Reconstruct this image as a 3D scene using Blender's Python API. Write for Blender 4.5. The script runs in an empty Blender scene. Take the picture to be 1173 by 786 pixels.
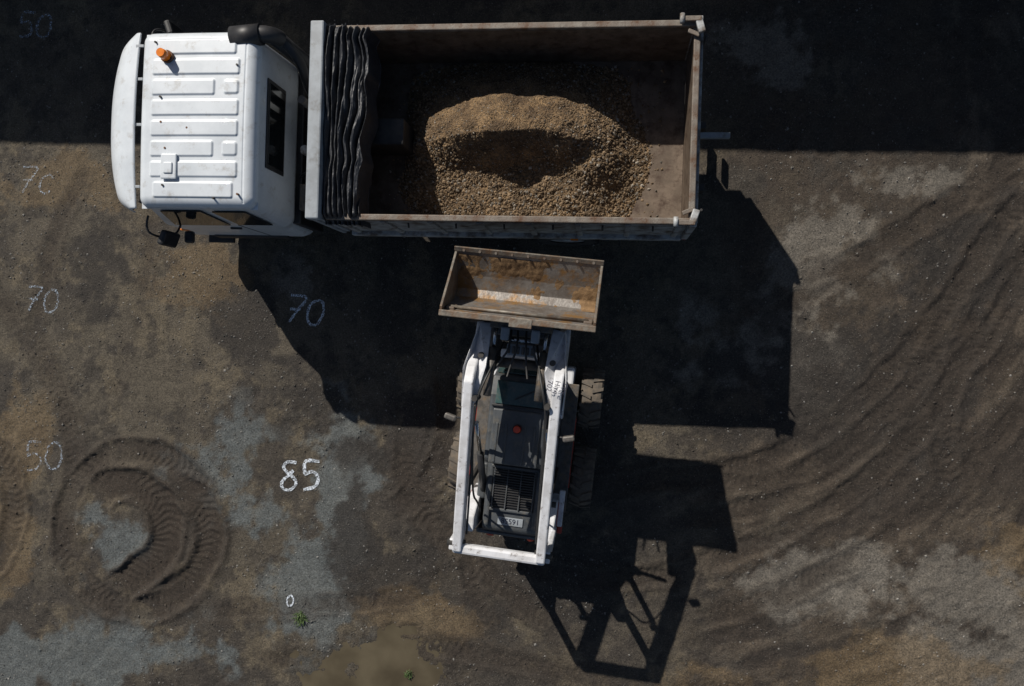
import bpy, math, bmesh
import numpy as np
from mathutils import Vector, Matrix
sc=bpy.context.scene
col=sc.collection
rng=np.random.default_rng(7)

# ------------------------------------------------------------------ materials
def new_mat(name):
    m=bpy.data.materials.new(name); m.use_nodes=True
    nt=m.node_tree; b=nt.nodes["Principled BSDF"]
    return m,nt,b
def mat(name,c1,c2=None,rough=.5,metal=0,scale=8,bump=.0,coat=0,contrast=(.4,.62),dirt=None,dirt_scale=3,dirt_pos=(.55,.75),bscale=None):
    m,nt,b=new_mat(name)
    N=nt.nodes; L=nt.links
    tc=N.new("ShaderNodeTexCoord")
    b.inputs["Roughness"].default_value=rough; b.inputs["Metallic"].default_value=metal
    b.inputs["Coat Weight"].default_value=coat
    if c2 is None: c2=tuple(x*.8 for x in c1)
    n=N.new("ShaderNodeTexNoise"); n.inputs["Scale"].default_value=scale; n.inputs["Detail"].default_value=5; n.inputs["Roughness"].default_value=.65
    L.new(tc.outputs["Object"],n.inputs["Vector"])
    r=N.new("ShaderNodeValToRGB"); r.color_ramp.elements[0].position=contrast[0]; r.color_ramp.elements[1].position=contrast[1]
    r.color_ramp.elements[0].color=(*c1,1); r.color_ramp.elements[1].color=(*c2,1)
    L.new(n.outputs["Fac"],r.inputs["Fac"])
    out=r.outputs["Color"]
    if dirt:
        n2=N.new("ShaderNodeTexNoise"); n2.inputs["Scale"].default_value=dirt_scale; n2.inputs["Detail"].default_value=7; n2.inputs["Roughness"].default_value=.72
        L.new(tc.outputs["Object"],n2.inputs["Vector"])
        r2=N.new("ShaderNodeValToRGB"); r2.color_ramp.elements[0].position=dirt_pos[0]; r2.color_ramp.elements[1].position=dirt_pos[1]
        L.new(n2.outputs["Fac"],r2.inputs["Fac"])
        mx=N.new("ShaderNodeMix"); mx.data_type='RGBA'
        L.new(r2.outputs["Color"],mx.inputs["Factor"]); L.new(out,mx.inputs["A"]); mx.inputs["B"].default_value=(*dirt,1)
        out=mx.outputs["Result"]
    L.new(out,b.inputs["Base Color"])
    if bump:
        n3=N.new("ShaderNodeTexNoise"); n3.inputs["Scale"].default_value=bscale or scale*4; n3.inputs["Detail"].default_value=4
        L.new(tc.outputs["Object"],n3.inputs["Vector"])
        bp=N.new("ShaderNodeBump"); bp.inputs["Strength"].default_value=bump; bp.inputs["Distance"].default_value=.01
        L.new(n3.outputs["Fac"],bp.inputs["Height"]); L.new(bp.outputs["Normal"],b.inputs["Normal"])
    return m
M_white=mat("white_cab_paint",(.64,.68,.72),(.55,.59,.63),rough=.36,coat=.25,scale=2.2,dirt=(.33,.30,.26),dirt_scale=6,dirt_pos=(.55,.80))
M_armw=mat("white_arm_paint",(.68,.69,.72),(.55,.55,.56),rough=.38,coat=.2,scale=6,dirt=(.14,.11,.09),dirt_scale=11,dirt_pos=(.57,.70))
M_grey=mat("headboard_grey_paint",(.30,.33,.36),(.23,.25,.27),rough=.5,scale=5,dirt=(.10,.085,.07),dirt_scale=7,dirt_pos=(.55,.8))
M_rail=mat("worn_steel_rail",(.13,.105,.085),(.24,.22,.19),rough=.6,metal=.1,scale=16,dirt=(.09,.045,.022),dirt_scale=8,dirt_pos=(.45,.62),bump=.3)
M_bedin=mat("rusty_bed_steel",(.10,.073,.052),(.16,.12,.088),rough=.6,metal=.2,scale=4,dirt=(.055,.032,.02),dirt_scale=6,dirt_pos=(.48,.66),bump=.2)
M_side=mat("bed_side_paint",(.42,.43,.43),(.28,.28,.28),rough=.5,scale=7,dirt=(.11,.085,.065),dirt_scale=5,dirt_pos=(.45,.62))
M_black=mat("black_plastic",(.018,.018,.02),(.03,.03,.032),rough=.5,scale=8,dirt=(.07,.06,.05),dirt_scale=6,dirt_pos=(.55,.8))
M_steel=mat("dark_chassis_steel",(.035,.034,.033),(.06,.055,.05),rough=.6,metal=.3,scale=8)
M_mid=mat("dusty_machine_steel",(.13,.12,.11),(.07,.065,.06),rough=.55,metal=.3,scale=14,dirt=(.16,.12,.08),dirt_scale=9,dirt_pos=(.5,.65))
M_tarp=mat("tarp_fabric",(.018,.020,.025),(.032,.035,.042),rough=.5,scale=5,bump=.5,bscale=30,dirt=(.05,.05,.052),dirt_scale=5,dirt_pos=(.58,.85))
M_glass=mat("dark_glass",(.008,.010,.012),(.010,.013,.014),rough=.06,scale=2)
M_glassg=mat("green_glass",(.045,.085,.085),(.03,.06,.065),rough=.12,scale=5,dirt=(.12,.12,.10),dirt_scale=12,dirt_pos=(.48,.72))
M_rubber=mat("tyre_rubber",(.085,.074,.062),(.14,.112,.084),rough=.9,scale=9,contrast=(.42,.66),bump=.4)
M_rubbert=mat("truck_tyre_rubber",(.03,.028,.026),(.05,.045,.04),rough=.9,scale=9)
M_rim=mat("wheel_rim",(.50,.05,.03),(.34,.04,.03),rough=.5,scale=8,dirt=(.10,.08,.06),dirt_scale=8,dirt_pos=(.55,.7))
M_rimw=mat("truck_rim",(.45,.45,.45),(.25,.24,.23),rough=.5,scale=8)
M_red=mat("red_paint",(.40,.04,.022),(.30,.03,.018),rough=.5,scale=5,dirt=(.10,.07,.05),dirt_scale=10,dirt_pos=(.5,.65))
M_lens=mat("beacon_lens_orange",(.75,.22,.02),(.65,.16,.015),rough=.2,coat=.5,scale=20)
M_lensr=mat("beacon_lens_red",(.6,.06,.02),(.5,.05,.015),rough=.2,coat=.5,scale=20)
M_skid=mat("dark_grey_cab_plastic",(.076,.083,.090),(.052,.057,.062),rough=.40,scale=5,dirt=(.15,.135,.11),dirt_scale=9,dirt_pos=(.53,.76),bump=.1)
M_chrome=mat("cylinder_chrome",(.6,.6,.6),(.5,.5,.5),rough=.2,metal=1)
M_bucket=mat("bucket_outside",(.20,.18,.15),(.11,.095,.08),rough=.55,metal=.3,scale=9,dirt=(.15,.085,.045),dirt_scale=5,dirt_pos=(.45,.65),bump=.3)
M_bucketin=mat("bucket_dirty_steel",(.22,.205,.19),(.13,.11,.095),rough=.5,metal=.35,scale=5,dirt=(.24,.135,.05),dirt_scale=3.0,dirt_pos=(.49,.60),bump=.5)
M_hose=mat("hydraulic_hose",(.02,.02,.02),(.03,.03,.03),rough=.5)
M_shed=mat("shed_steel",(.35,.38,.40),(.30,.33,.35),rough=.5,scale=2)
M_shedroof=mat("shed_roof",(.28,.30,.30),(.24,.25,.25),rough=.5,scale=2)
M_ink=mat("label_ink",(.02,.02,.04),(.03,.03,.05),rough=.6)

# ------------------------------------------------------------------ helpers
def empty(name,loc,rz):
    e=bpy.data.objects.new(name,None); col.objects.link(e); e.location=loc; e.rotation_euler=(0,0,rz); return e
def mobj(name,v,f,m,P=None,smooth=False,bev=0,seg=2):
    me=bpy.data.meshes.new(name); me.from_pydata([tuple(p) for p in v],[],[tuple(q) for q in f]); me.update()
    bm=bmesh.new(); bm.from_mesh(me); bmesh.ops.recalc_face_normals(bm,faces=bm.faces); bm.to_mesh(me); bm.free()
    o=bpy.data.objects.new(name,me); col.objects.link(o)
    if m: me.materials.append(m)
    if P: o.parent=P
    if smooth:
        for p in me.polygons: p.use_smooth=True
    if bev:
        b=o.modifiers.new("bevel",'BEVEL'); b.width=bev; b.segments=seg; b.limit_method='ANGLE'; b.angle_limit=math.radians(35)
    return o
def box(name,P,c,s,m,bev=.008,rot=(0,0,0)):
    x,y,z=[k/2 for k in s]
    v=[(-x,-y,-z),(x,-y,-z),(x,y,-z),(-x,y,-z),(-x,-y,z),(x,-y,z),(x,y,z),(-x,y,z)]
    f=[(0,3,2,1),(4,5,6,7),(0,1,5,4),(1,2,6,5),(2,3,7,6),(3,0,4,7)]
    o=mobj(name,v,f,m,P,bev=bev); o.location=c; o.rotation_euler=rot; return o
def rod(name,P,a,b,r,m,seg=18,r2=None):
    a=Vector(a); b=Vector(b); d=b-a; q=d.to_track_quat('Z','Y').to_matrix(); r2=r if r2 is None else r2
    v=[];f=[]
    for i in range(seg):
        t=2*math.pi*i/seg; e=Vector((math.cos(t),math.sin(t),0))
        v.append(a+q@(e*r)); v.append(b+q@(e*r2))
    for i in range(seg):
        j=(i+1)%seg; f.append((2*i,2*j,2*j+1,2*i+1))
    f.append([2*i for i in range(seg)][::-1]); f.append([2*i+1 for i in range(seg)])
    o=mobj(name,v,f,m,P)
    for p in o.data.polygons:
        if len(p.vertices)==4: p.use_smooth=True
    return o
def prism(name,P,prof,a0,a1,m,axis='x',bev=.008):
    n=len(prof); v=[]
    for a in (a0,a1):
        for p,q in prof:
            v.append((a,p,q) if axis=='x' else ((p,a,q) if axis=='y' else (p,q,a)))
    f=[tuple(range(n)),tuple(range(2*n-1,n-1,-1))]+[(i,(i+1)%n,n+(i+1)%n,n+i) for i in range(n)]
    return mobj(name,v,f,m,P,bev=bev)
def tube(name,P,pts,r,m):
    cu=bpy.data.curves.new(name,'CURVE'); cu.dimensions='3D'; cu.bevel_depth=r; cu.bevel_resolution=3
    s=cu.splines.new('NURBS'); s.points.add(len(pts)-1)
    for i,p in enumerate(pts): s.points[i].co=(*p,1)
    s.use_endpoint_u=True; s.order_u=3
    o=bpy.data.objects.new(name,cu); col.objects.link(o); cu.materials.append(m); o.parent=P; return o
def text(name,P,body,size,loc,rot,m):
    cu=bpy.data.curves.new(name,'FONT'); cu.body=body; cu.size=size; cu.align_x='CENTER'; cu.align_y='CENTER'; cu.extrude=.001
    o=bpy.data.objects.new(name,cu); col.objects.link(o); cu.materials.append(m); o.parent=P; o.location=loc; o.rotation_euler=rot; return o
def surf(name,X,Y,Z,m,P=None,smooth=True):
    ny,nx=X.shape
    v=np.stack([X.ravel(),Y.ravel(),Z.ravel()],1)
    i=np.arange(nx*ny).reshape(ny,nx)
    f=np.stack([i[:-1,:-1],i[:-1,1:],i[1:,1:],i[1:,:-1]],-1).reshape(-1,4)
    me=bpy.data.meshes.new(name); me.from_pydata(v.tolist(),[],f.tolist())
    me.polygons.foreach_set("use_smooth",[smooth]*len(f)); me.update()
    o=bpy.data.objects.new(name,me); col.objects.link(o); me.materials.append(m)
    if P: o.parent=P
    return o
def wheel(name,P,c,R,w,axis,mt,mr,lugs=18,lugh=.03,rimr=.5):
    prof=[(-w*.42,R*rimr),(-w*.5,R*.72),(-w*.49,R*.88),(-w*.42,R*.96),(-w*.25,R),(0,R*1.005),(w*.25,R),(w*.42,R*.96),(w*.49,R*.88),(w*.5,R*.72),(w*.42,R*rimr)]
    S=40; v=[];f=[]
    for i in range(S):
        t=2*math.pi*i/S
        for a,r in prof: v.append((a,r*math.cos(t),r*math.sin(t)))
    n=len(prof)
    for i in range(S):
        j=(i+1)%S
        for k in range(n-1): f.append((i*n+k,i*n+k+1,j*n+k+1,j*n+k))
    for i in range(lugs):
        for side in (-1,1):
            t0=2*math.pi*(i+(.25 if side>0 else -.25))/lugs; b=len(v)
            dt=.3/lugs*2*math.pi
            for (a,ta) in ((side*w*.03,0),(side*w*.5,-dt*1.1)):
                for tt in (t0+ta-dt/2,t0+ta+dt/2):
                    for r in (R*.95,R+lugh if a*side<w*.2 else R*.99+lugh*.6):
                        v.append((a,r*math.cos(tt),r*math.sin(tt)))
            f+= [(b,b+1,b+3,b+2),(b+4,b+6,b+7,b+5),(b,b+4,b+5,b+1),(b+2,b+3,b+7,b+6),(b+1,b+5,b+7,b+3),(b,b+2,b+6,b+4)]
    rz=0 if axis=='x' else math.pi/2
    o=mobj(name,v,f,mt,P); o.location=c; o.rotation_euler=(0,0,rz)
    r=rod(name+"_rim",P,(-w*.36,0,0),(w*.36,0,0),R*rimr*1.02,mr,28); r.location=c; r.rotation_euler=(0,0,rz)
    h=rod(name+"_hub",P,(-w*.45,0,0),(w*.45,0,0),R*.18,mr,16); h.location=c; h.rotation_euler=(0,0,rz)
    return o
# numpy noise
TB=rng.random((256,256))
def vnoise(x,y,seed=0):
    x=x+seed*17.3; y=y+seed*9.7
    xi=np.floor(x).astype(int); yi=np.floor(y).astype(int); fx=x-xi; fy=y-yi
    fx=fx*fx*(3-2*fx); fy=fy*fy*(3-2*fy)
    g=lambda a,b: TB[a&255,b&255]
    return (g(xi,yi)*(1-fx)+g(xi+1,yi)*fx)*(1-fy)+(g(xi,yi+1)*(1-fx)+g(xi+1,yi+1)*fx)*fy
def fbm(x,y,s,o=5,seed=0,gain=.55):
    r=0;a=1;t=0
    for k in range(o):
        r=r+a*vnoise(x*s+k*31.7,y*s-k*12.1,seed+k); t+=a; a*=gain; s*=2.03
    return r/t
def sstep(a,b,x):
    t=np.clip((x-a)/(b-a),0,1); return t*t*(3-2*t)

# ------------------------------------------------------------------ ground
st=.024
dx0,dx1,dy0,dy1=-11.0,7.4,-6.2,5.8
xd=np.arange(dx0,dx1,st); yd=np.arange(dy0,dy1,st)
far=np.array([.05,.12,.3,.7,1.5,3,6,12,25,60,150,400])
xs=np.concatenate([xd[0]-far[::-1],xd,xd[-1]+far]); ys=np.concatenate([yd[0]-far[::-1],yd,yd[-1]+far])
X,Y=np.meshgrid(xs,ys)
# points, width, depth, tread amp, solidity
tracks=[
 ([(-1.6,-3.1),(-.6,-3.5),(.6,-3.5),(1.7,-3.15),(3.0,-2.5),(4.2,-1.5),(5.2,-.1),(6.2,1.6),(7.0,3.2)],.30,.020,.013,.45),
 ([(-1.2,-4.4),(.2,-4.5),(1.6,-4.0),(3.2,-3.35),(4.6,-2.3),(5.8,-.9),(7.2,1.2)],.30,.012,.010,.2),
 ([(-.2,-2.2),(.9,-2.0),(1.9,-1.85),(2.8,-1.45),(3.8,-.7),(4.7,.4),(5.5,1.6),(6.6,3.0)],.32,.018,.012,.4),
 ([(1.0,-2.6),(2.4,-2.3),(3.9,-1.3),(4.9,-.2),(5.9,1.3),(7.0,2.6)],.30,.016,.011,.3),
 ([(1.2,-2.1),(2.2,-2.05),(3.3,-1.55),(4.2,-.7),(4.9,.3)],.26,.014,.010,.3),
 ([(1.4,-3.0),(2.5,-2.75),(3.6,-2.0),(4.5,-1.0),(5.3,.3)],.22,.010,.008,.2),
 ([(2.0,.1),(3.2,.9),(4.4,1.7),(5.8,2.4),(7,2.9)],.34,.013,.005,.3),
 ([(2.6,.9),(3.9,1.35),(5.0,2.1),(6.4,3.1)],.28,.012,.005,.3),
 ([(4.9,-2.2),(4.75,-1.3),(4.9,-.5),(5.5,.3)],.28,.018,.013,.5),
 ([(5.3,-2.2),(5.1,-1.3),(5.3,-.6),(5.9,.1)],.26,.012,.010,.3),
 ([(-10.6,1.4),(-9.9,.7),(-9.2,-.2),(-8.7,-1.2),(-8.6,-2.0),(-8.9,-3)],.28,.012,.010,.4),
 ([(-9.6,-.2),(-9.2,.6),(-9.0,1.6),(-8.3,3.0)],.22,.007,.003,.3),
 ([(-8.0,-1.0),(-7.6,.2),(-7.3,1.4),(-7.1,2.6)],.20,.005,.002,.2),
 ([(-5.6,-5.1),(-4,-4.85),(-2.5,-4.7),(-.8,-4.95),(1,-5.2),(3,-4.7)],.26,.010,.010,.3),
 ([(-6.4,-4.3),(-5.4,-4.2),(-4.4,-4.1),(-3.0,-3.9),(-2.2,-3.3)],.26,.008,.008,.2),
 ([(-3.4,-2.7),(-2.9,-2.3),(-2.6,-1.9),(-2.4,-1.2),(-2.5,-.3)],.34,.022,.012,.6),
 ([(-3.0,-1.3),(-3.1,-1.9),(-2.8,-2.6),(-2.2,-3.2),(-1.5,-3.8),(-.6,-4.4)],.32,.020,.013,.5),
 ([(-1.7,-4.6),(-2.0,-3.9),(-2.1,-3.2),(-2.0,-2.4)],.28,.014,.010,.4),
]
import math as _m
def arc(cx,cy,r,a0,a1,n=26,ry=None):
    ry=ry or r
    return [(cx+r*_m.cos(_m.radians(a0+(a1-a0)*i/n)),cy+ry*_m.sin(_m.radians(a0+(a1-a0)*i/n))) for i in range(n+1)]
tracks+=[
 (arc(-7.5,-3.02,1.27,-30,335,60),.38,.026,.014,.55),
 ([(-8.30,-2.62),(-8.0,-2.33),(-7.55,-2.28),(-7.12,-2.58),(-6.98,-3.05),(-7.15,-3.45),(-7.55,-3.75),(-7.95,-4.1)],.50,.038,.015,.9),
 ([(-7.0,-2.25),(-6.55,-2.45),(-6.28,-2.95),(-6.38,-3.5),(-6.8,-3.95),(-7.3,-4.15)],.44,.034,.015,.85),
 (arc(-11.0,-2.7,1.35,-70,60,24),.36,.024,.013,.7),
]
TW=[.8]*(len(tracks)-4)+[.9,1.15,1.1,.9]
H=np.zeros_like(X); TM=np.zeros_like(X)
fd=12; nxd=len(xd); nyd=len(yd)
Xd,Yd=np.meshgrid(xd,yd)
Hd=np.zeros_like(Xd); Td=np.zeros_like(Xd)
def catmull(p,step=.04):
    p=[np.array(q,float) for q in p]; p=[2*p[0]-p[1]]+p+[2*p[-1]-p[-2]]
    o=[]
    for i in range(1,len(p)-2):
        n=max(2,int(np.linalg.norm(p[i+1]-p[i])/step))
        for k in range(n):
            t=k/n
            o.append(.5*((2*p[i])+(-p[i-1]+p[i+1])*t+(2*p[i-1]-5*p[i]+4*p[i+1]-p[i+2])*t*t+(-p[i-1]+3*p[i]-3*p[i+1]+p[i+2])*t**3))
    o.append(p[-2]); return np.array(o)
for ti,(pts,w,dep,tr,solid) in enumerate(tracks):
    q=catmull(pts)
    tg=np.gradient(q,axis=0); tg/=np.linalg.norm(tg,axis=1)[:,None]+1e-9
    S=np.concatenate([[0],np.cumsum(np.linalg.norm(np.diff(q,axis=0),axis=1))]); tot=S[-1]
    best=np.full_like(Xd,9.); SS=np.zeros_like(Xd); LL=np.full_like(Xd,9.)
    for k in range(len(q)):
        i0=max(0,int((q[k,0]-dx0-.45)/st)); i1=min(nxd,int((q[k,0]-dx0+.45)/st)); j0=max(0,int((q[k,1]-dy0-.45)/st)); j1=min(nyd,int((q[k,1]-dy0+.45)/st))
        if i1<=i0 or j1<=j0: continue
        ax=Xd[j0:j1,i0:i1]-q[k,0]; ay=Yd[j0:j1,i0:i1]-q[k,1]; d2=ax*ax+ay*ay
        m=d2<best[j0:j1,i0:i1]
        best[j0:j1,i0:i1][m]=d2[m]
        SS[j0:j1,i0:i1][m]=(S[k]+ax*tg[k,0]+ay*tg[k,1])[m]; LL[j0:j1,i0:i1][m]=(-ax*tg[k,1]+ay*tg[k,0])[m]
    wob=(fbm(Xd,Yd,3.0,4,ti+3)-.5)*.26
    l=np.abs(LL+wob*.5)+(fbm(Xd,Yd,14,2,ti+9)-.5)*.03; hw=w/2
    inside=1-sstep(hw-.06,hw+.06,l)
    berm=np.exp(-((l-hw-.04)/.055)**2)
    endf=sstep(0,.4,SS)*sstep(0,.4,tot-SS)
    brk=sstep(.30,.60,fbm(Xd,Yd,1.5,5,ti+40))*(1-solid)+solid
    tread=np.sin(2*np.pi*((SS+wob*.12)/.115-np.abs(LL)*4.2))
    tread=np.clip(tread*1.5,-1,1)*(.12+.88*sstep(.34,.56,fbm(Xd,Yd,2.6,3,ti+55)))
    k=endf*brk
    Hd=Hd*(1-inside*k*.8)+k*(-dep*inside+berm*dep*.9+inside*tread*tr*.5)
    Td=np.maximum(Td,k*np.maximum(inside,berm*.8)*TW[ti])
H[fd:fd+nyd,fd:fd+nxd]=Hd; TM[fd:fd+nyd,fd:fd+nxd]=Td
TM=np.clip(TM,0,1.15)
rr=np.hypot(X-0.0,Y-3.2); th=np.arctan2(Y-3.2,X)
sweep=sstep(.2,2.0,X)*sstep(4.6,5.2,rr)*(1-sstep(9,11,rr))
ruts=fbm(rr,th*2.0,5.0,4,11)-.5
H+=sweep*ruts*.04
soft=sstep(.40,.65,fbm(X,Y,.7,4,27))
H+=(fbm(X,Y,.8,5,20)-.5)*.05+(fbm(X,Y,6,4,21)-.5)*(.016+.02*soft)*(1-.5*np.clip(TM,0,1))+(fbm(X,Y,22,2,22)-.5)*(.009+.008*soft)
rg=sstep(1.2,2.2,X)
H+=rg*(fbm(X*1.0+Y*.8,(Y-X*.8)*.35,5,4,24)-.5)*.04
ch=np.exp(-(((X+2.6)/.8)**2+((Y+2.4)/1.3)**2))+np.exp(-(((X+.2)/1.6)**2+((Y+3.4)/.9)**2))
H+=np.clip(ch,0,1)*(fbm(X,Y,9,4,28)-.5)*.05
pdn=fbm(X,Y,1.6,6,50,.62)-.5
pud=((X+3.55)/1.25)**2+((Y+5.45)/1.10)**2+pdn*3.0
pm=1-sstep(.4,1.5,pud)
H=H*(1-pm*.7)-pm*.036
# colours
def g(cx,cy,rx,ry,amp=1.,seed=0,thr=.5):
    e=np.exp(-(((X-cx)/rx)**2+((Y-cy)/ry)**2))
    n=fbm(X,Y,1.7,6,60+seed,.68)
    return np.clip(sstep(.35,.70,e*.95+(n-.5)*2.2)*amp,0,1)*np.clip(e*3,0,1)
def mixc(C,c,m):
    return C*(1-m[...,None])+np.array(c)*m[...,None]
C=np.zeros(X.shape+(3,))+np.array((.084,.071,.053))
n1=fbm(X,Y,.45,5,70); n2=fbm(X,Y,1.8,6,71,.65); n3=fbm(X,Y,4.5,5,72,.65)
C=mixc(C,(.046,.039,.032),sstep(.43,.56,n1)*.9)
C=mixc(C,(.122,.100,.068),sstep(.51,.64,n2)*.65)
C=mixc(C,(.034,.029,.025),sstep(.52,.66,n3)*.7)
C=mixc(C,(.050,.038,.028),sstep(.8,2.2,X)*.8*sstep(.3,.5,n2))
C=mixc(C,(.033,.026,.021),sweep*sstep(-.12,.1,-ruts)*.65)
C=mixc(C,(.100,.080,.060),sweep*sstep(.02,.18,ruts)*.5)
for a in [(-6.2,-1.9,.9,.8),(-4.05,-2.3,.65,1.4),(-7.8,-3.2,.7,.65),(-4.6,-4.0,.7,1.0),(-9,-5.2,1.8,.6),(-5.6,-2.6,.7,.5),(-6.6,-4.9,1.2,.4)]:
    C=mixc(C,(.104,.117,.119),g(*a[:4],.8,int(a[0]*7)%13))
for a in [(3.1,1.2,.9,.8),(2.0,-.1,1.3,.7),(3.1,-3.5,1.1,.55),(4.5,-3.5,1.3,.6),(2.4,4.3,.9,.6),(-4.9,.9,.5,.5),(5.3,-4.6,1.2,.8),(4.3,2.3,.7,.3)]:
    C=mixc(C,(.165,.150,.128),g(*a[:4],.65,int(a[1]*9)%11))
for a in [(-5.6,.4,.9,.9),(-2.9,-2.0,.8,1.2),(3.4,-.6,2.4,1.1),(-4.2,-.9,.8,.9),(-3.3,-3.6,.8,.6),(5.3,1.2,1.2,1.2),(-3.9,-3.1,.45,1.0),(-.2,-3.6,1.8,.8),(-8.2,.9,.6,.9)]:
    C=mixc(C,(.028,.024,.021),g(*a[:4],.85,int(a[0]*5)%9))
for a in [(-2.9,-4.2,.9,.4),(4.0,-4.7,1.6,.5),(5.7,-3.0,.6,.6),(-9.5,-1.8,.5,.9),(-8.8,2.6,1.2,.7),(-9.7,-3.4,.4,.8),(1.8,-5.0,1.2,.3),(-6.5,1.2,.8,.6)]:
    C=mixc(C,(.150,.104,.054),g(*a[:4],.5,int(a[0]*3)%9))
C=mixc(C,(.036,.027,.020),np.clip(TM*.84,0,.95))
C=mixc(C,(.050,.040,.028),pm*.8)
C*= (0.68+.64*fbm(X,Y,9,5,80,.65))[...,None]

m,nt,b=new_mat("ground_gravel_dirt"); N=nt.nodes; L=nt.links
at=N.new("ShaderNodeAttribute"); at.attribute_name="gcol"
tc=N.new("ShaderNodeTexCoord")
na=N.new("ShaderNodeTexNoise"); na.inputs["Scale"].default_value=38; na.inputs["Detail"].default_value=4; na.inputs["Roughness"].default_value=.85
L.new(tc.outputs["Object"],na.inputs["Vector"])
mr=N.new("ShaderNodeMapRange"); mr.inputs["From Min"].default_value=.33; mr.inputs["From Max"].default_value=.67; mr.inputs["To Min"].default_value=.35; mr.inputs["To Max"].default_value=1.65
L.new(na.outputs["Fac"],mr.inputs["Value"])
vm=N.new("ShaderNodeVectorMath"); vm.operation='SCALE'; L.new(at.outputs["Color"],vm.inputs[0]); L.new(mr.outputs["Result"],vm.inputs["Scale"])
vo=N.new("ShaderNodeTexVoronoi"); vo.inputs["Scale"].default_value=50; L.new(tc.outputs["Object"],vo.inputs["Vector"])
sp=N.new("ShaderNodeSeparateColor"); L.new(vo.outputs["Color"],sp.inputs["Color"])
r1=N.new("ShaderNodeMapRange"); r1.inputs["From Min"].default_value=.80; r1.inputs["From Max"].default_value=.99; L.new(sp.outputs["Red"],r1.inputs["Value"])
r2=N.new("ShaderNodeMapRange"); r2.inputs["From Min"].default_value=.42; r2.inputs["From Max"].default_value=.22; L.new(vo.outputs["Distance"],r2.inputs["Value"])
mm=N.new("ShaderNodeMath"); mm.operation='MULTIPLY'; L.new(r1.outputs["Result"],mm.inputs[0]); L.new(r2.outputs["Result"],mm.inputs[1])
m2=N.new("ShaderNodeMath"); m2.operation='MULTIPLY'; m2.inputs[1].default_value=.7; L.new(mm.outputs[0],m2.inputs[0])
mx=N.new("ShaderNodeMix"); mx.data_type='RGBA'; L.new(m2.outputs[0],mx.inputs["Factor"]); L.new(vm.outputs["Vector"],mx.inputs["A"]); mx.inputs["B"].default_value=(.22,.20,.17,1)
L.new(mx.outputs["Result"],b.inputs["Base Color"]); b.inputs["Roughness"].default_value=.75
b.inputs["Specular IOR Level"].default_value=.35
ad=N.new("ShaderNodeMath"); ad.operation='ADD'; L.new(na.outputs["Fac"],ad.inputs[0]); L.new(m2.outputs[0],ad.inputs[1])
bp=N.new("ShaderNodeBump"); bp.inputs["Strength"].default_value=1; bp.inputs["Distance"].default_value=.018; L.new(ad.outputs[0],bp.inputs["Height"]); L.new(bp.outputs["Normal"],b.inputs["Normal"])
gr=surf("ground",X,Y,H,m)
ca=gr.data.color_attributes.new("gcol",'FLOAT_COLOR','POINT')
ca.data.foreach_set("color",np.concatenate([C.reshape(-1,3),np.ones((C.size//3,1))],1).ravel().astype(np.float32))
def hz(x,y):
    i=np.clip(((np.asarray(x)-dx0)/st).round().astype(int),0,nxd-1)+fd; j=np.clip(((np.asarray(y)-dy0)/st).round().astype(int),0,nyd-1)+fd
    return H[j,i],TM[j,i],C[j,i]

# stones ------------------------------------------------------------
OV=np.array([(1,0,0),(-1,0,0),(0,1,0),(0,-1,0),(0,0,1),(0,0,-1)],float)
OF=np.array([(0,2,4),(2,1,4),(1,3,4),(3,0,4),(2,0,5),(1,2,5),(3,1,5),(0,3,5)])
def stonemat(name,attr):
    m,nt,b=new_mat(name); a=nt.nodes.new("ShaderNodeAttribute"); a.attribute_name=attr
    nt.links.new(a.outputs["Color"],b.inputs["Base Color"]); b.inputs["Roughness"].default_value=.8; return m
def stones(name,px,py,pz,size,cols,mt,P=None):
    n=len(px); v=OV[None]*size[:,None,None]*(.6+.8*rng.random((n,6,1)))
    v=v*np.stack([.7+.6*rng.random(n),.7+.6*rng.random(n),.5+.4*rng.random(n)],1)[:,None,:]
    a=rng.random(n)*6.28; ca_,sa=np.cos(a)[:,None],np.sin(a)[:,None]
    vx=v[...,0]*ca_-v[...,1]*sa; vy=v[...,0]*sa+v[...,1]*ca_
    vv=np.stack([vx+px[:,None],vy+py[:,None],v[...,2]+pz[:,None]],-1).reshape(-1,3)
    ff=(OF[None]+6*np.arange(n)[:,None,None]).reshape(-1,3)
    me=bpy.data.meshes.new(name); me.from_pydata(vv.tolist(),[],ff.tolist()); me.update()
    o=bpy.data.objects.new(name,me); col.objects.link(o); me.materials.append(mt)
    c=me.color_attributes.new("scol",'FLOAT_COLOR','POINT')
    cc=np.repeat(np.concatenate([cols,np.ones((n,1))],1),6,0)
    c.data.foreach_set("color",cc.ravel().astype(np.float32))
    if P: o.parent=P
    return o
M_stone=stonemat("loose_stone","scol")
n=46000
px=rng.uniform(-10.4,6.4,n); py=rng.uniform(-5.9,5.4,n)
dn=fbm(px,py,1.1,4,90); keep=rng.random(n)<sstep(.38,.62,dn)*np.where(px<.5,1,.5)+.08
px,py=px[keep],py[keep]; hh,tm,cc=hz(px,py)
k2=(rng.random(len(px))>tm*.8)&(hh>-.03); px,py,hh,cc=px[k2],py[k2],hh[k2],cc[k2]
sz=.004+.015*rng.random(len(px))**3
gv=(.05+.24*rng.random(len(px))**2.2)[:,None]
cols=gv*np.array((1,.95,.86))*(.5)+cc*.9*.5+gv*.2
stones("loose_gravel",px,py,hh+sz*.25,sz,cols,M_stone)
n=11000
px=rng.uniform(-10.4,6.4,n); py=rng.uniform(-5.9,4,n); hh,tm,cc=hz(px,py)
wt=tm*.8+np.exp(-(((px+2.6)/.8)**2+((py+2.4)/1.3)**2))+.5*np.exp(-(((px+.2)/1.6)**2+((py+3.4)/.9)**2))+.08
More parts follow.
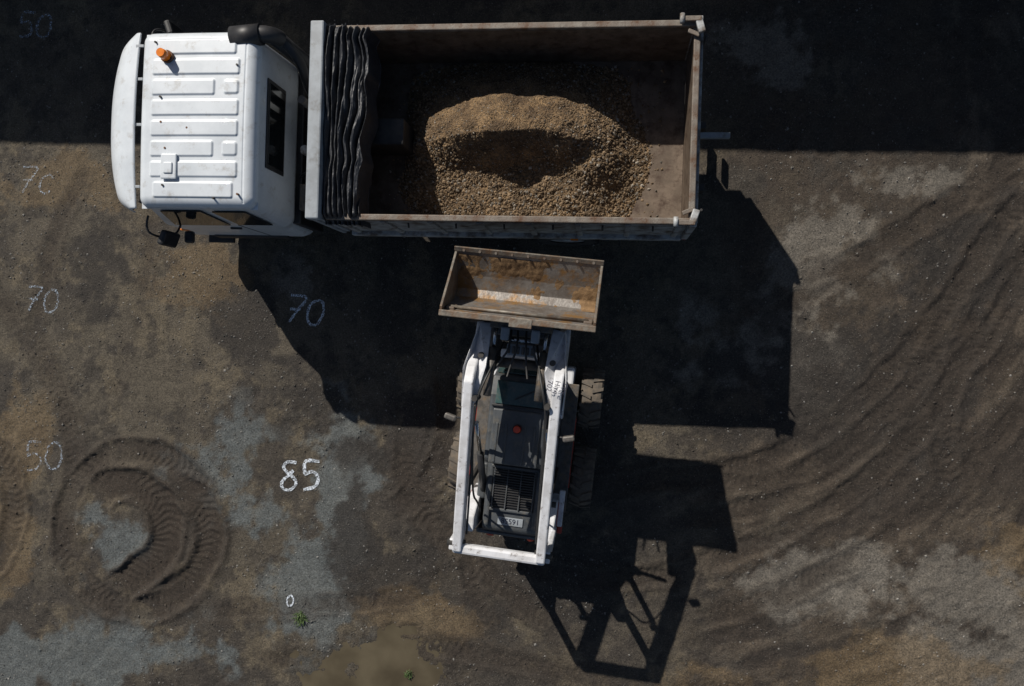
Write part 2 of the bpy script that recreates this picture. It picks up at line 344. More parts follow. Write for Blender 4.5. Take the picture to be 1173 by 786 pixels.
k2=(rng.random(n)<wt)&~((px>-4.9)&(px<-2.2)&(py<-4.5)); px,py,hh,cc=px[k2],py[k2],hh[k2],cc[k2]; sz=.006+.018*rng.random(len(px))**3
stones("soil_clods",px,py,hh+sz*.2,sz,cc*(.8+.5*rng.random((len(px),1))),M_stone)

# puddle
m,nt,b=new_mat("muddy_water"); b.inputs["Roughness"].default_value=.10
nn=nt.nodes.new("ShaderNodeTexNoise"); nn.inputs["Scale"].default_value=1.8; nn.inputs["Detail"].default_value=5
rp=nt.nodes.new("ShaderNodeValToRGB"); rp.color_ramp.elements[0].color=(.062,.050,.031,1); rp.color_ramp.elements[1].color=(.105,.087,.056,1); rp.color_ramp.elements[0].position=.35; rp.color_ramp.elements[1].position=.65
tcc=nt.nodes.new("ShaderNodeTexCoord"); nt.links.new(tcc.outputs["Object"],nn.inputs["Vector"])
nt.links.new(nn.outputs["Fac"],rp.inputs["Fac"]); nt.links.new(rp.outputs["Color"],b.inputs["Base Color"])
xx,yy=np.meshgrid(np.linspace(-5.4,-1.6,20),np.linspace(-7,-4.1,16))
surf("puddle",xx,yy,xx*0-.027,m)

# ------------------------------------------------------------------ spray-painted numbers
m,nt,b=new_mat("spray_paint"); N=nt.nodes; L=nt.links
b.inputs["Base Color"].default_value=(.60,.66,.74,1); b.inputs["Roughness"].default_value=.8
tc=N.new("ShaderNodeTexCoord"); n_=N.new("ShaderNodeTexNoise"); n_.inputs["Scale"].default_value=50; n_.inputs["Detail"].default_value=4; L.new(tc.outputs["Object"],n_.inputs["Vector"])
r_=N.new("ShaderNodeMapRange"); r_.inputs["From Min"].default_value=.36; r_.inputs["From Max"].default_value=.60; L.new(n_.outputs["Fac"],r_.inputs["Value"])
L.new(r_.outputs["Result"],b.inputs["Alpha"])
M_spray=m
m=M_spray.copy(); m.name="spray_paint_faint"
for nd in m.node_tree.nodes:
    if nd.type=='MAP_RANGE': nd.inputs["From Min"].default_value=.45; nd.inputs["From Max"].default_value=.78
m.node_tree.nodes["Principled BSDF"].inputs["Base Color"].default_value=(.45,.54,.66,1)
M_sprayf=m
G={'7':[[(0,1),(.6,1),(.35,.45),(.2,0)],[(.1,.5),(.5,.52)]],
   '0':[arc(.3,.5,.3,60,430,18,ry=.48)],
   '5':[[(.6,1),(.1,1),(.08,.55)],[(.08,.55),(.4,.62),(.6,.4),(.5,.1),(.1,0)]],
   '8':[[(.55,.95),(.25,1.0),(.08,.82),(.25,.62),(.48,.45),(.58,.22),(.40,.0),(.12,.05),(.05,.28),(.28,.52),(.46,.66)]],
   'c':[arc(.3,.4,.28,50,310,12,ry=.36)]}
def number(s,x,y,hgt,ang,w,mt):
    v=[];f=[]; ca_,sa=math.cos(ang),math.sin(ang)
    adv=0; tw=len(s)*.8-.2
    for ch in s:
        for stk in G[ch]:
            q=catmull([(p[0]+adv-tw/2+rng.normal()*.012,p[1]-.5+rng.normal()*.012) for p in stk],.08) if len(stk)>2 else np.array(stk,float)-np.array((tw/2-adv,.5))
            q=np.array([q[0]+(q[-1]-q[0])*t for t in np.linspace(0,1,8)]) if len(stk)==2 else q
            q=q*hgt; q[:,0]+=q[:,1]*.12; tg=np.gradient(q,axis=0); tg/=np.linalg.norm(tg,axis=1)[:,None]+1e-9
            b0=len(v)
            for k in range(len(q)):
                ww=w*(.8+.4*rng.random())
                for sg in (-1,0,1):
                    a=q[k]+sg*ww/2*np.array((-tg[k,1],tg[k,0])); X_=x+a[0]*ca_-a[1]*sa; Y_=y+a[0]*sa+a[1]*ca_
                    v.append((X_,Y_,float(hz(X_,Y_)[0])+.012))
            for k in range(len(q)-1):
                for e in (0,1):
                    f.append((b0+3*k+e,b0+3*k+e+1,b0+3*k+e+4,b0+3*k+e+3))
        adv+=.8
    return mobj("painted_number",v,f,mt)
number('85',-4.80,-2.08,.44,.05,.05,M_spray)
number('70',-4.70,.50,.42,-.15,.040,M_spray)
number('70',-9.17,.70,.40,-.1,.035,M_sprayf)
number('50',-9.15,-1.85,.46,.05,.035,M_sprayf)
number('7c',-9.25,2.65,.42,-.1,.032,M_sprayf)
number('0',-4.95,-4.05,.17,0,.028,M_spray)
number('50',-9.3,5.2,.4,-.1,.04,M_sprayf)

# ------------------------------------------------------------------ weeds
M_weed=mat("weed_leaf",(.07,.11,.03),(.045,.08,.022),rough=.7,scale=30)
def weed(x,y,r,n):
    v=[];f=[]
    for i in range(n):
        a=rng.random()*6.28; d=r*rng.random()**.7*.6; bx,by=x+d*math.cos(a),y+d*math.sin(a); z0=float(hz(bx,by)[0])
        a2=rng.random()*6.28; ln=r*(.35+.5*rng.random()); w=.003+.006*rng.random(); up=.02+.05*rng.random()
        dx,dy=math.cos(a2),math.sin(a2); k=len(v)
        v+= [(bx,by,z0),(bx+dx*ln*.5-dy*w,by+dy*ln*.5+dx*w,z0+up),(bx+dx*ln,by+dy*ln,z0+up*.7),(bx+dx*ln*.5+dy*w,by+dy*ln*.5-dx*w,z0+up)]
        f.append((k,k+1,k+2,k+3))
    mobj("weed_plant",v,f,M_weed)
weed(-4.78,-4.32,.14,100); weed(-3.05,-5.12,.09,45)

# ------------------------------------------------------------------ dump truck  (local x: + = tail, y: across)
T=empty("dump_truck",(-1.29,2.60,0),math.radians(-1.8))
box("chassis_rail_l",T,(-.7,.42,.92),(6.6,.09,.26),M_steel); box("chassis_rail_r",T,(-.7,-.42,.92),(6.6,.09,.26),M_steel)
for i,x in enumerate((-2.2,-1,0.2,1.2,2.2)): box("crossmember_%d"%i,T,(x,0,.92),(.1,.75,.2),M_steel)
for s in (1,-1):
    wheel("front_wheel_%s"%('l' if s>0 else 'r'),T,(-3.85,s*.93,.46),.46,.26,'y',M_rubbert,M_rimw,30,.006,.55)
    wheel("rear_wheel_outer_%s"%('l' if s>0 else 'r'),T,(.75,s*1.0,.46),.46,.24,'y',M_rubbert,M_rimw,30,.006,.55)
    wheel("rear_wheel_inner_%s"%('l' if s>0 else 'r'),T,(.75,s*.70,.46),.46,.24,'y',M_rubbert,M_rimw,30,.006,.55)
    prism("mudguard_%d"%s,T,[(.15,.85),(.3,1.05),(1.2,1.05),(1.35,.85),(1.32,.83),(1.18,1.02),(.32,1.02),(.18,.83)],s*.58,s*1.14,M_black,'y',.004)
    box("sun_block_flap_%d"%s,T,(1.50,s*.84,.85),(.02,.60,1.2),M_black,.004)  # unseen flap, added to close the lit gap in the truck's shadow
    box("sun_block_panel_%d"%s,T,(1.85,s*.95,1.30),(.7,.04,.5),M_steel,.01)  # unseen panel, added to stop sun passing under the bed's tail
rod("rear_axle",T,(.75,-.9,.46),(.75,.9,.46),.09,M_steel); rod("front_axle",T,(-3.85,-.85,.46),(-3.85,.85,.46),.06,M_steel)
rod("fuel_tank",T,(-2.2,.75,.72),(-1.2,.75,.72),.26,M_grey); box("battery_box",T,(-1.8,-.78,.72),(.6,.4,.4),M_black,.03)
rod("hoist_ram",T,(-1.2,0,.9),(-.3,0,1.45),.09,M_steel)
rod("propshaft",T,(-2.8,0,.8),(.7,0,.5),.05,M_steel)
# bed
zf,zt=1.58,2.70; x0,x1=-2.08,2.26
box("bed_floor",T,((x0+x1)/2,0,zf-.04),(x1-x0,2.22,.08),M_bedin,.0)
for s in (1,-1):
    nm='l' if s>0 else 'r'
    box("bed_wall_"+nm,T,((x0+x1)/2,s*1.13,(zf+zt)/2-.06),(x1-x0,.05,zt-zf+.04),M_side,.004)
    box("bed_wall_liner_"+nm,T,((x0+x1)/2-.006,s*1.102,(zf+zt)/2-.02),(x1-x0-.03,.004,zt-zf-.06),M_bedin,0)
    box("bed_top_rail_"+nm,T,((x0+x1)/2+.02,s*1.135,zt-.01),(x1-x0,.075,.07),M_rail,.012)
    box("bed_lower_rail_"+nm,T,((x0+x1)/2,s*1.18,1.60),(x1-x0,.07,.12),M_side,.012)
    for i,x in enumerate(np.linspace(x0+.1,x1-.1,8)):
        box("side_rib_%s%d"%(nm,i),T,(x,s*1.165,2.13),(.07,.035,.96),M_side,.01)
    for i,x in enumerate(np.linspace(x0+.4,x1-.4,7)):
        rod("tarp_hook_%s%d"%(nm,i),T,(x,s*1.17,2.50),(x,s*1.22,2.47),.012,M_steel,8)
    box("marker_lamp_"+nm,T,(.9,s*1.225,1.60),(.10,.02,.05),M_lens,.006)
for i,x in enumerate(np.linspace(x0+.2,x1-.2,9)): box("bed_bearer_%d"%i,T,(x,0,1.47),(.07,2.2,.10),M_steel)
for s in (1,-1): box("subframe_%d"%s,T,(0,s*.42,1.25),(4.3,.1,.34),M_steel)
box("bed_front_wall",T,(x0-.02,0,2.15),(.05,2.26,1.15),M_bedin,.004)
box("headboard",T,(-2.17,-.01,2.82),(.17,2.36,.16),M_grey,.02)
box("headboard_panel",T,(-2.21,-.01,2.16),(.06,2.34,1.2),M_grey,.01)
for s in (1,-1): box("headboard_post_%d"%s,T,(-2.17,s*1.12,2.2),(.10,.08,1.2),M_grey,.01)
box("hoist_cover_box",T,(-1.60,.02,1.95),(.70,.34,.60),M_steel,.03)
box("tailgate",T,(2.285,0,2.10),(.045,2.26,1.06),M_bedin,.006)
box("tailgate_top_rail",T,(2.285,0,2.655),(.075,2.20,.07),M_rail,.012)
box("tailgate_outer_frame",T,(2.345,0,2.50),(.05,2.26,.08),M_side,.01)
box("tailgate_lower_frame",T,(2.34,0,1.66),(.06,2.32,.12),M_side,.01)
for i,y in enumerate((-1.05,-.55,0,.55,1.05)): box("tailgate_rib_%d"%i,T,(2.33,y,2.1),(.035,.07,.85),M_side,.008)
for s in (1,-1):
    box("corner_post_%d"%s,T,(2.30,s*1.165,2.20),(.08,.08,1.12),M_side,.012)
    box("latch_plate_%d"%s,T,(2.20,s*1.16,2.775),(.24,.06,.04),M_rail,.01)
    rod("latch_pin_%d"%s,T,(2.10,s*1.10,2.80),(2.10,s*1.21,2.80),.028,M_side,12)
    box("latch_hinge_%d"%s,T,(2.31,s*1.08,2.76),(.08,.15,.06),M_side,.012,(0,0,s*.3))
    box("latch_tab_%d"%s,T,(2.24,s*1.02,2.72),(.14,.05,.03),M_rail,.008,(0,0,-s*.4))
    rod("latch_bar_%d"%s,T,(2.39,s*1.0,2.70),(2.39,s*1.0,1.7),.015,M_steel,10)
    box("tail_lamp_%d"%s,T,(2.36,s*.95,1.02),(.04,.35,.12),M_lensr,.01)
box("rear_bumper",T,(2.32,0,.78),(.08,2.1,.12),M_steel,.01)
box("tow_drawbar",T,(2.62,.30,.95),(.62,.08,.08),M_grey,.01)
# tarp
yy,xx=np.meshgrid(np.linspace(-1.22,1.20,240),np.linspace(0,1,170),indexing='ij')
wd=.50+.05*np.sin(yy*2.0+.6)+.05*(fbm(yy,yy*0,3,3,9)-.5)*2+.07*np.exp(-((yy-1.12)/.09)**2)
Xt=-2.085+xx*wd
ph=xx*7.2+2.4*(fbm(xx*1.5,yy*.7,1.3,3,5)-.5)+.9*(fbm(xx*5,yy*1.4,1.2,3,15)-.5)
fold=np.abs(np.sin(ph*math.pi))**.7
fa=.15+1.2*fbm(xx*4,yy,1.4,3,16)
Zt=2.74+.13*fold*fa+.07*(fbm(xx*3,yy,3.5,4,6)-.5)-.08*xx -.35*sstep(.94,1,xx)-.14*sstep(1.10,1.20,np.abs(yy))
Xt=Xt+.012*np.sin(yy*11)*xx
surf("tarp_roll",Xt,yy,Zt,M_tarp,T)
rod("tarp_core",T,(-1.86,-1.18,2.62),(-1.86,1.16,2.62),.09,M_black)
# cab
CB=empty("cab",(0,-.045,0),0); CB.parent=T
def ring(z,xa,xb,hw,r,n=6,yo=0):
    o=[]
    for cx,cy,a0 in ((xb-r,hw-r,0),(xa+r,hw-r,90),(xa+r,-hw+r,180),(xb-r,-hw+r,270)):
        for k in range(n+1):
            a=math.radians(a0+90*k/n); o.append((cx+r*math.cos(a),cy+r*math.sin(a)+yo,z))
    return o
rings=[ring(.72,-4.66,-2.96,1.06,.12),ring(.85,-4.72,-2.96,1.10,.14),ring(1.50,-4.72,-2.94,1.10,.16),ring(1.80,-4.72,-2.84,1.10,.16),ring(1.95,-4.66,-2.84,1.095,.16),ring(3.0,-4.26,-2.86,1.03,.12)]
v=[p for r in rings for p in r]; n=len(rings[0]); f=[]
for k in range(len(rings)-1):
    for i in range(n): f.append((k*n+i,k*n+(i+1)%n,(k+1)*n+(i+1)%n,(k+1)*n+i))
f.append(tuple(range(n))); f.append(tuple(range((len(rings)-1)*n,len(rings)*n)))
mobj("cab_shell",v,f,M_white,CB,smooth=False,bev=.01)
xr=np.linspace(-4.30,-2.82,260); yr=np.linspace(-1.055,1.055,360); Xr,Yr=np.meshgrid(xr,yr)
r=.13
ey=np.clip((np.abs(Yr)-(1.055-r))/r,0,1); ex=np.clip(np.maximum((-4.30+r)-Xr,(Xr-(-2.82-r)))/r,0,1)
e=np.clip(np.hypot(ey,ex),0,1)
Zr=3.10-.025*(Yr/1.05)**2-.012*((Xr+3.5)/.7)**2-(1-np.sqrt(np.clip(1-e*e,0,1)))*r
ribs=np.zeros_like(Zr)
lens=[(-4.10,-3.05),(-4.14,-3.00),(-4.14,-3.30),(-4.14,-3.00),(-4.14,-3.00),(-4.14,-3.30),(-4.14,-3.00),(-4.10,-3.05)]
for i,yc in enumerate(np.linspace(.85,-.85,8)):
    a,b_=lens[i]
    d=np.hypot(np.maximum(np.maximum(a+.05-Xr,Xr-b_+.05),0),np.maximum(np.abs(Yr-yc)-.066,0)); ribs=np.maximum(ribs,1-sstep(.010,.036,d))
for yc in (.85-2*.2429,-.85+2*.2429):
    d=np.hypot(np.maximum(np.abs(Xr+3.12)-.06,0),np.maximum(np.abs(Yr-yc)-.05,0)); ribs=np.maximum(ribs,1-sstep(.012,.042,d))
Zr+=ribs*.018
seam=np.exp(-((Xr+2.955)/.008)**2)*(np.abs(Yr)<1.0); Zr-=seam*.008
surf("cab_roof",Xr,Yr,Zr,M_white,CB)
rg2=[ring(2.93,-4.29,-2.83,1.05,.13),ring(2.975,-4.295,-2.825,1.052,.13)]
v=[p for q in rg2 for p in q]; f=[(i,(i+1)%n,n+(i+1)%n,n+i) for i in range(n)]
mobj("roof_gutter",v,f,M_white,CB,smooth=True)
box("roof_hatch",CB,(-3.86,-.58,3.118),(.20,.30,.03),M_white,.03)
box("roof_hatch_cap",CB,(-3.86,-.60,3.140),(.11,.13,.02),M_white,.01)
M_rust=mat("rust_stain",(.16,.07,.03),(.10,.05,.03),rough=.8)
for i,(x,y) in enumerate(((-4.0,.25),(-3.98,-.05),(-4.08,.9),(-3.0,-.9),(-3.3,-.95),(-3.65,-.12),(-3.05,.62),(-3.92,-.36),(-3.94,-.8))): rod("roof_bolt_%d"%i,CB,(x,y,3.08),(x,y,3.118),.013,M_rust if i%2 else M_steel,8)
rod("beacon_base",CB,(-3.92,.72,3.08),(-3.92,.72,3.14),.075,M_rust,20)
rod("beacon_lens",CB,(-3.92,.72,3.14),(-3.92,.72,3.27),.062,M_lens,20,.05)
yv=np.linspace(-1.06,1.06,80); tv=np.linspace(0,1,16); TV,YV=np.meshgrid(tv,yv)
outer=-4.83+.16*(np.abs(YV)/1.06)**2.6+.16*np.clip((np.abs(YV)-.86)/.2,0,1)**2.4; inner=-4.375+.03*(np.abs(YV)/1.06)**2
XV=inner+(outer-inner)*TV; ZV=3.0-.05*TV-.20*TV**3-.03*(YV)**2
o=surf("sun_visor",XV,YV,ZV,M_white,CB); sm=o.modifiers.new("s",'SOLIDIFY'); sm.thickness=.02
for i,y in enumerate((-.8,-.05,.5,.9)): box("visor_bracket_%d"%i,CB,(-4.35,y,2.985),(.10,.035,.02),M_grey,.004)
box("windscreen_header_seal",CB,(-4.315,0,2.90),(.05,1.98,.06),M_black,.01)
mobj("windscreen",[(-4.672,-.96,1.98),(-4.672,.96,1.98),(-4.290,.93,2.93),(-4.290,-.93,2.93)],[(0,1,2,3)],M_glass,CB).modifiers.new("s",'SOLIDIFY').thickness=.02
for s in (1,-1):
    def sy(z): return s*(1.102-(z-1.95)/1.05*.065)
    def quad(nm,pts,mt):
        o=mobj(nm,[(x,sy(z)+s*.004,z) for x,z in pts],[tuple(range(len(pts)))],mt,CB); o.modifiers.new("s",'SOLIDIFY').thickness=.015; return o
    quad("door_window_%d"%s,[(-4.40,2.0),(-3.62,2.0),(-3.62,2.80),(-4.14,2.80)],M_glass)
    quad("quarter_window_%d"%s,[(-3.48,2.05),(-3.02,2.05),(-3.06,2.78),(-3.48,2.78)],M_glass)
    box("door_gap_%d"%s,CB,(-3.54,s*1.101,1.45),(.012,.006,1.0),M_black,0)
    box("door_handle_%d"%s,CB,(-3.68,s*1.112,1.72),(.16,.03,.035),M_black,.008)
    box("wheel_arch_%d"%s,CB,(-3.85,s*1.06,.82),(1.15,.14,.22),M_black,.04)
    box("cab_step_%d"%s,CB,(-4.45,s*1.10,.60),(.4,.16,.06),M_steel,.01)
    box("headlight_%d"%s,CB,(-4.72,s*.8,1.05),(.05,.35,.18),M_chrome,.02)
    box("indicator_%d"%s,CB,(-4.62,s*1.09,1.35),(.12,.04,.10),M_lens,.015)
    tube("mirror_arm_%d"%s,CB,[(-4.45,s*1.08,2.55),(-4.5,s*1.26,2.55),(-4.40,s*1.34,2.4),(-4.36,s*1.26,2.0),(-4.35,s*1.1,1.95)],.014,M_black)
    box("mirror_head_%d"%s,CB,(-4.32,s*1.34,2.28),(.09,.2,.36),M_black,.03,(0,0,s*.35))
    box("mirror_small_%d"%s,CB,(-4.18,s*1.28,2.02),(.12,.16,.1),M_black,.03)
box("front_bumper",CB,(-4.78,0,.72),(.18,2.14,.3),M_white,.05); box("grille",CB,(-4.735,0,1.25),(.03,1.3,.28),M_black,.01)
box("back_window",CB,(-2.838,.05,2.44),(.02,1.00,.46),M_glass,.03)
box("back_window_seal",CB,(-2.846,.05,2.44),(.02,1.10,.54),M_black,.04)
box("back_panel_lower",CB,(-2.86,0,1.22),(.12,2.06,.86),M_black,.02)
# behind-cab kit
rod("air_intake",T,(-3.16,.93,3.02),(-2.80,.96,3.02),.125,M_black,24)
rod("air_intake_stack",T,(-2.68,.97,2.90),(-2.62,.97,1.3),.10,M_black,20)
tube("air_hose",T,[(-2.9,.96,3.02),(-2.68,.97,3.05),(-2.66,.97,2.85)],.10,M_black)
tube("intake_hose",T,[(-2.62,.95,2.8),(-2.45,.8,2.7),(-2.5,.55,2.3),(-2.6,.5,1.6)],.06,M_black)
for i,(y,z) in enumerate(((.3,1.6),(-.1,1.5),(-.45,1.7),(-.7,1.6))):
    tube("cable_%d"%i,T,[(-2.8,y,z),(-2.6,y+.08,z+.2),(-2.45,y-.05,z),(-2.3,y,z-.1)],.018,M_hose)
rod("air_tank",T,(-2.55,-.9,1.3),(-2.55,-.2,1.3),.12,M_steel)
rod("filler_cap",T,(-2.60,-.18,2.0),(-2.60,-.18,2.1),.06,M_side); box("valve_block",T,(-2.62,-.75,1.75),(.25,.35,.25),M_mid,.02)
rod("exhaust_stack",T,(-2.52,.35,1.3),(-2.50,.35,2.5),.05,M_mid)
box("crossbeam_behind_cab",T,(-2.58,0,1.45),(.12,1.7,.14),M_steel)
box("splash_guard",T,(-2.55,0,1.10),(.5,1.9,.05),M_black,.01)

# gravel load
m,nt,b=new_mat("gravel_load_mat"); N=nt.nodes; L=nt.links
tc=N.new("ShaderNodeTexCoord"); vo=N.new("ShaderNodeTexVoronoi"); vo.inputs["Scale"].default_value=60; L.new(tc.outputs["Object"],vo.inputs["Vector"])
no=N.new("ShaderNodeTexNoise"); no.inputs["Scale"].default_value=5; no.inputs["Detail"].default_value=6; L.new(tc.outputs["Object"],no.inputs["Vector"])
ra=N.new("ShaderNodeValToRGB"); ra.color_ramp.elements[0].color=(.085,.052,.026,1); ra.color_ramp.elements[1].color=(.24,.155,.078,1); ra.color_ramp.elements[0].position=.38; ra.color_ramp.elements[1].position=.65
L.new(no.outputs["Fac"],ra.inputs["Fac"])
bw=N.new("ShaderNodeSeparateColor"); L.new(vo.outputs["Color"],bw.inputs["Color"]); mrr=N.new("ShaderNodeMapRange"); mrr.inputs["To Min"].default_value=.5; mrr.inputs["To Max"].default_value=1.25; L.new(bw.outputs["Red"],mrr.inputs["Value"])
vs=N.new("ShaderNodeVectorMath"); vs.operation='SCALE'; L.new(ra.outputs["Color"],vs.inputs[0]); L.new(mrr.outputs["Result"],vs.inputs["Scale"])
L.new(vs.outputs["Vector"],b.inputs["Base Color"]); b.inputs["Roughness"].default_value=.9
bp=N.new("ShaderNodeBump"); bp.inputs["Strength"].default_value=1; bp.inputs["Distance"].default_value=.015; bp.invert=True; L.new(vo.outputs["Distance"],bp.inputs["Height"]); L.new(bp.outputs["Normal"],b.inputs["Normal"])
def pile(x,y):
    nz=fbm(x,y,2.2,5,31)-.5
    # upper heap: crest running along the bed, gentle far side, steep slipped near side
    crest=.02-.07*((x-.1)/1.0)**2+.22*(fbm(x,y*0,1.6,4,37)-.5)
    t=crest-y
    top=.83*np.clip(1-np.abs((x-.10)/1.50)**2.2,0,1)**.8*(1+.25*(fbm(x,y*0+3,2.0,3,38)-.5))
    north=np.clip(1-(np.clip(-t,0,9)/1.10)**1.5,0,1)
    south=np.clip(1-np.clip(t-.03,0,9)/.62,0,1)**1.1
    heap=top*np.minimum(north,south)
    # low apron that has rolled out around it
    d=np.hypot((x-.26)/1.62,(y+.25)/1.35)
    apron=.30*np.clip(1-d**2.4+nz*.25,0,1)
    lobe=.46*np.exp(-(((x-1.12)/.42)**2+((y+.15)/.55)**2)**1.2)+.16*np.exp(-(((x+.95)/.4)**2+((y+.55)/.3)**2))
    k=.05
    z=k*np.log(np.exp(heap/k)+np.exp(apron/k)+np.exp(lobe/k))-k*np.log(3)
    z=np.maximum(z,0)
    z=z+((fbm(x,y,5,5,33,.62)-.5)*.11)*np.clip(z*6,0,1)
    return np.where(z<.006,-.02,z)
yl,xl=np.meshgrid(np.linspace(-1.10,1.10,190),np.linspace(-1.9,2.2,340),indexing='ij')
LP=empty("gravel_pile",(-1.29,2.60,0),math.radians(-1.8))
surf("pile_surface",xl,yl,zf-.012+pile(xl,yl),m,LP)
n=28000; a=rng.uniform(-1.6,2.0,n); bb=rng.uniform(-1.08,1.08,n); z=pile(a,bb); kp=(z>.01)|(rng.random(n)<.05); a,bb,z=a[kp],bb[kp],np.maximum(z[kp],.012)
coarse=np.clip(sstep(.3,1.2,np.hypot((a-.0)/1.3,(bb-.35)/.8)),0,1)
sz=.004+(.005+.016*coarse)*rng.random(len(a))**2.2
tone=(.5+.9*fbm(a,bb,3.0,4,45))[:,None]
cv=(.07+.19*rng.random(len(a)))[:,None]*np.array((1,.69,.40))*tone
wv=rng.random(len(a))<.15; cv[wv]=(.08+.26*rng.random(wv.sum()))[:,None]*np.array((1,.88,.72))
stones("pile_stones",a,bb,zf-.012+z+sz*.3,sz,cv,M_stone,LP)

# ------------------------------------------------------------------ skid steer loader (local +y = front)
K=empty("skid_steer_loader",(-1.17,-1.3,0),math.radians(-6.4))
for s in (1,-1):
    for y,nm in ((.60,'front'),(-.55,'rear')):
        wheel("%s_wheel_%s"%(nm,'r' if s>0 else 'l'),K,(s*.88,y,.41),.41,.31,'x',M_rubber,M_rim,16,.03,.5)
    box("lower_frame_%d"%s,K,(s*.54,-.1,.55),(.14,2.25,.55),M_armw,.03)
    box("fender_%d"%s,K,(s*.60,-.10,.86),(.20,1.8,.05),M_mid,.01)
    prism("tower_%d"%s,K,[(-1.28,.55),(-.70,.55),(-.80,1.25),(-1.05,1.62),(-1.26,1.62)],s*.46,s*.60,M_armw,'x',.02)
    box("tower_red_band_%d"%s,K,(s*.606,-1.02,.98),(.006,.42,.40),M_red,0)
    box("tower_cap_%d"%s,K,(s*.64,-.90,1.10),(.08,.50,.06),M_armw,.015)
    box("tower_cap_red_%d"%s,K,(s*.65,-1.20,1.05),(.07,.10,.10),M_red,.015)
    prism("rear_link_%d"%s,K,[(-1.20,1.45),(-1.07,1.45),(-1.17,2.42),(-1.31,2.42)],s*.565,s*.625,M_armw,'x',.015)
    prism("control_link_%d"%s,K,[(-.45,1.05),(-.36,1.0),(-.55,2.30),(-.65,2.34)],s*.50,s*.55,M_steel,'x',.01)
    box("fender_red_edge_%d"%s,K,(s*.705,-.15,.86),(.012,1.0,.04),M_red,.003)
box("engine_block",K,(0,-.70,.75),(.90,1.05,.7),M_steel,.03)
box("belly",K,(0,.3,.5),(.92,1.2,.4),M_steel,.03)
prism("engine_cover",K,[(-1.30,.75),(-1.27,1.36),(-1.20,1.42),(-.30,1.48),(-.30,.75)],-.38,.38,M_skid,'x',.03)
box("tailgate_door",K,(0,-1.31,.90),(.96,.08,.75),M_skid,.04)
for i in range(15): box("cover_louvre_%d"%i,K,(0,-.42-.034*i,1.497-.002*i),(.56,.014,.022),M_black,.003,(.5,0,0))
for i in range(4): box("cover_divider_%d"%i,K,(-.27+.18*i,-.66,1.487),(.016,.54,.03),M_skid,.003)
box("grille_frame_f",K,(0,-.37,1.485),(.64,.04,.04),M_skid,.01); box("grille_frame_r",K,(0,-.95,1.460),(.64,.04,.04),M_skid,.01)
for s in (1,-1): box("cover_bulge_%d"%s,K,(s*.32,-.75,1.455),(.06,.86,.06),M_skid,.02)
box("number_plate",K,(0,-1.10,1.437),(.34,.11,.012),M_grey,.004,(.06,0,0)); text("plate_digits",K,"85591",.10,(0,-1.10,1.446),(.06,0,0),M_ink)
for i,x in enumerate((-.28,.28)): rod("tail_lamp_%d"%i,K,(x,-1.34,1.2),(x,-1.37,1.2),.05,M_lensr)
# cab
prism("cab_frame",K,[(-.30,.9),(-.27,1.93),(-.20,2.0),(.62,2.02),(.86,1.95),(1.02,1.35),(1.05,.75),(.5,.75)],-.375,.375,M_skid,'x',.035)
box("cab_roof_panel",K,(0,.10,2.03),(.62,.70,.04),M_skid,.03)
for i,x in enumerate((-.24,-.12,.12,.24)): box("roof_rib_%d"%i,K,(x,.02,2.052),(.03,.5,.02),M_skid,.008)
box("roof_window",K,(0,.66,2.024),(.60,.30,.02),M_glassg,.02,(-.12,0,0))
box("roof_window_bar",K,(0,.49,2.035),(.68,.03,.03),M_black,.008)
box("roof_window_wiper",K,(.08,.66,2.05),(.30,.015,.015),M_black,.003,(-.12,0,.5))
mobj("front_door_glass",[(-.33,.895,1.87),(.33,.895,1.87),(.33,1.035,1.38),(-.33,1.035,1.38)],[(0,1,2,3)],M_glassg,K).modifiers.new("s",'SOLIDIFY').thickness=.02
for s in (1,-1):
    box("side_screen_%d"%s,K,(s*.380,.35,1.6),(.01,.9,.5),M_black,.003)
    for i in range(8): box("screen_bar_%d_%d"%(s,i),K,(s*.388,-.05+.11*i,1.6),(.008,.015,.5),M_skid,0)
    box("cab_side_tank_%d"%s,K,(s*.45,-.62,1.20),(.12,.5,.22),M_skid,.03)
rod("beacon_base",K,(.02,.22,2.04),(.02,.22,2.08),.06,M_black); rod("beacon_lens",K,(.02,.22,2.08),(.02,.22,2.15),.055,M_lensr,20,.038)
box("front_crossmember",K,(0,1.12,.75),(.9,.12,.3),M_armw,.02)
box("front_step",K,(0,1.22,.62),(.7,.12,.06),M_mid,.01)
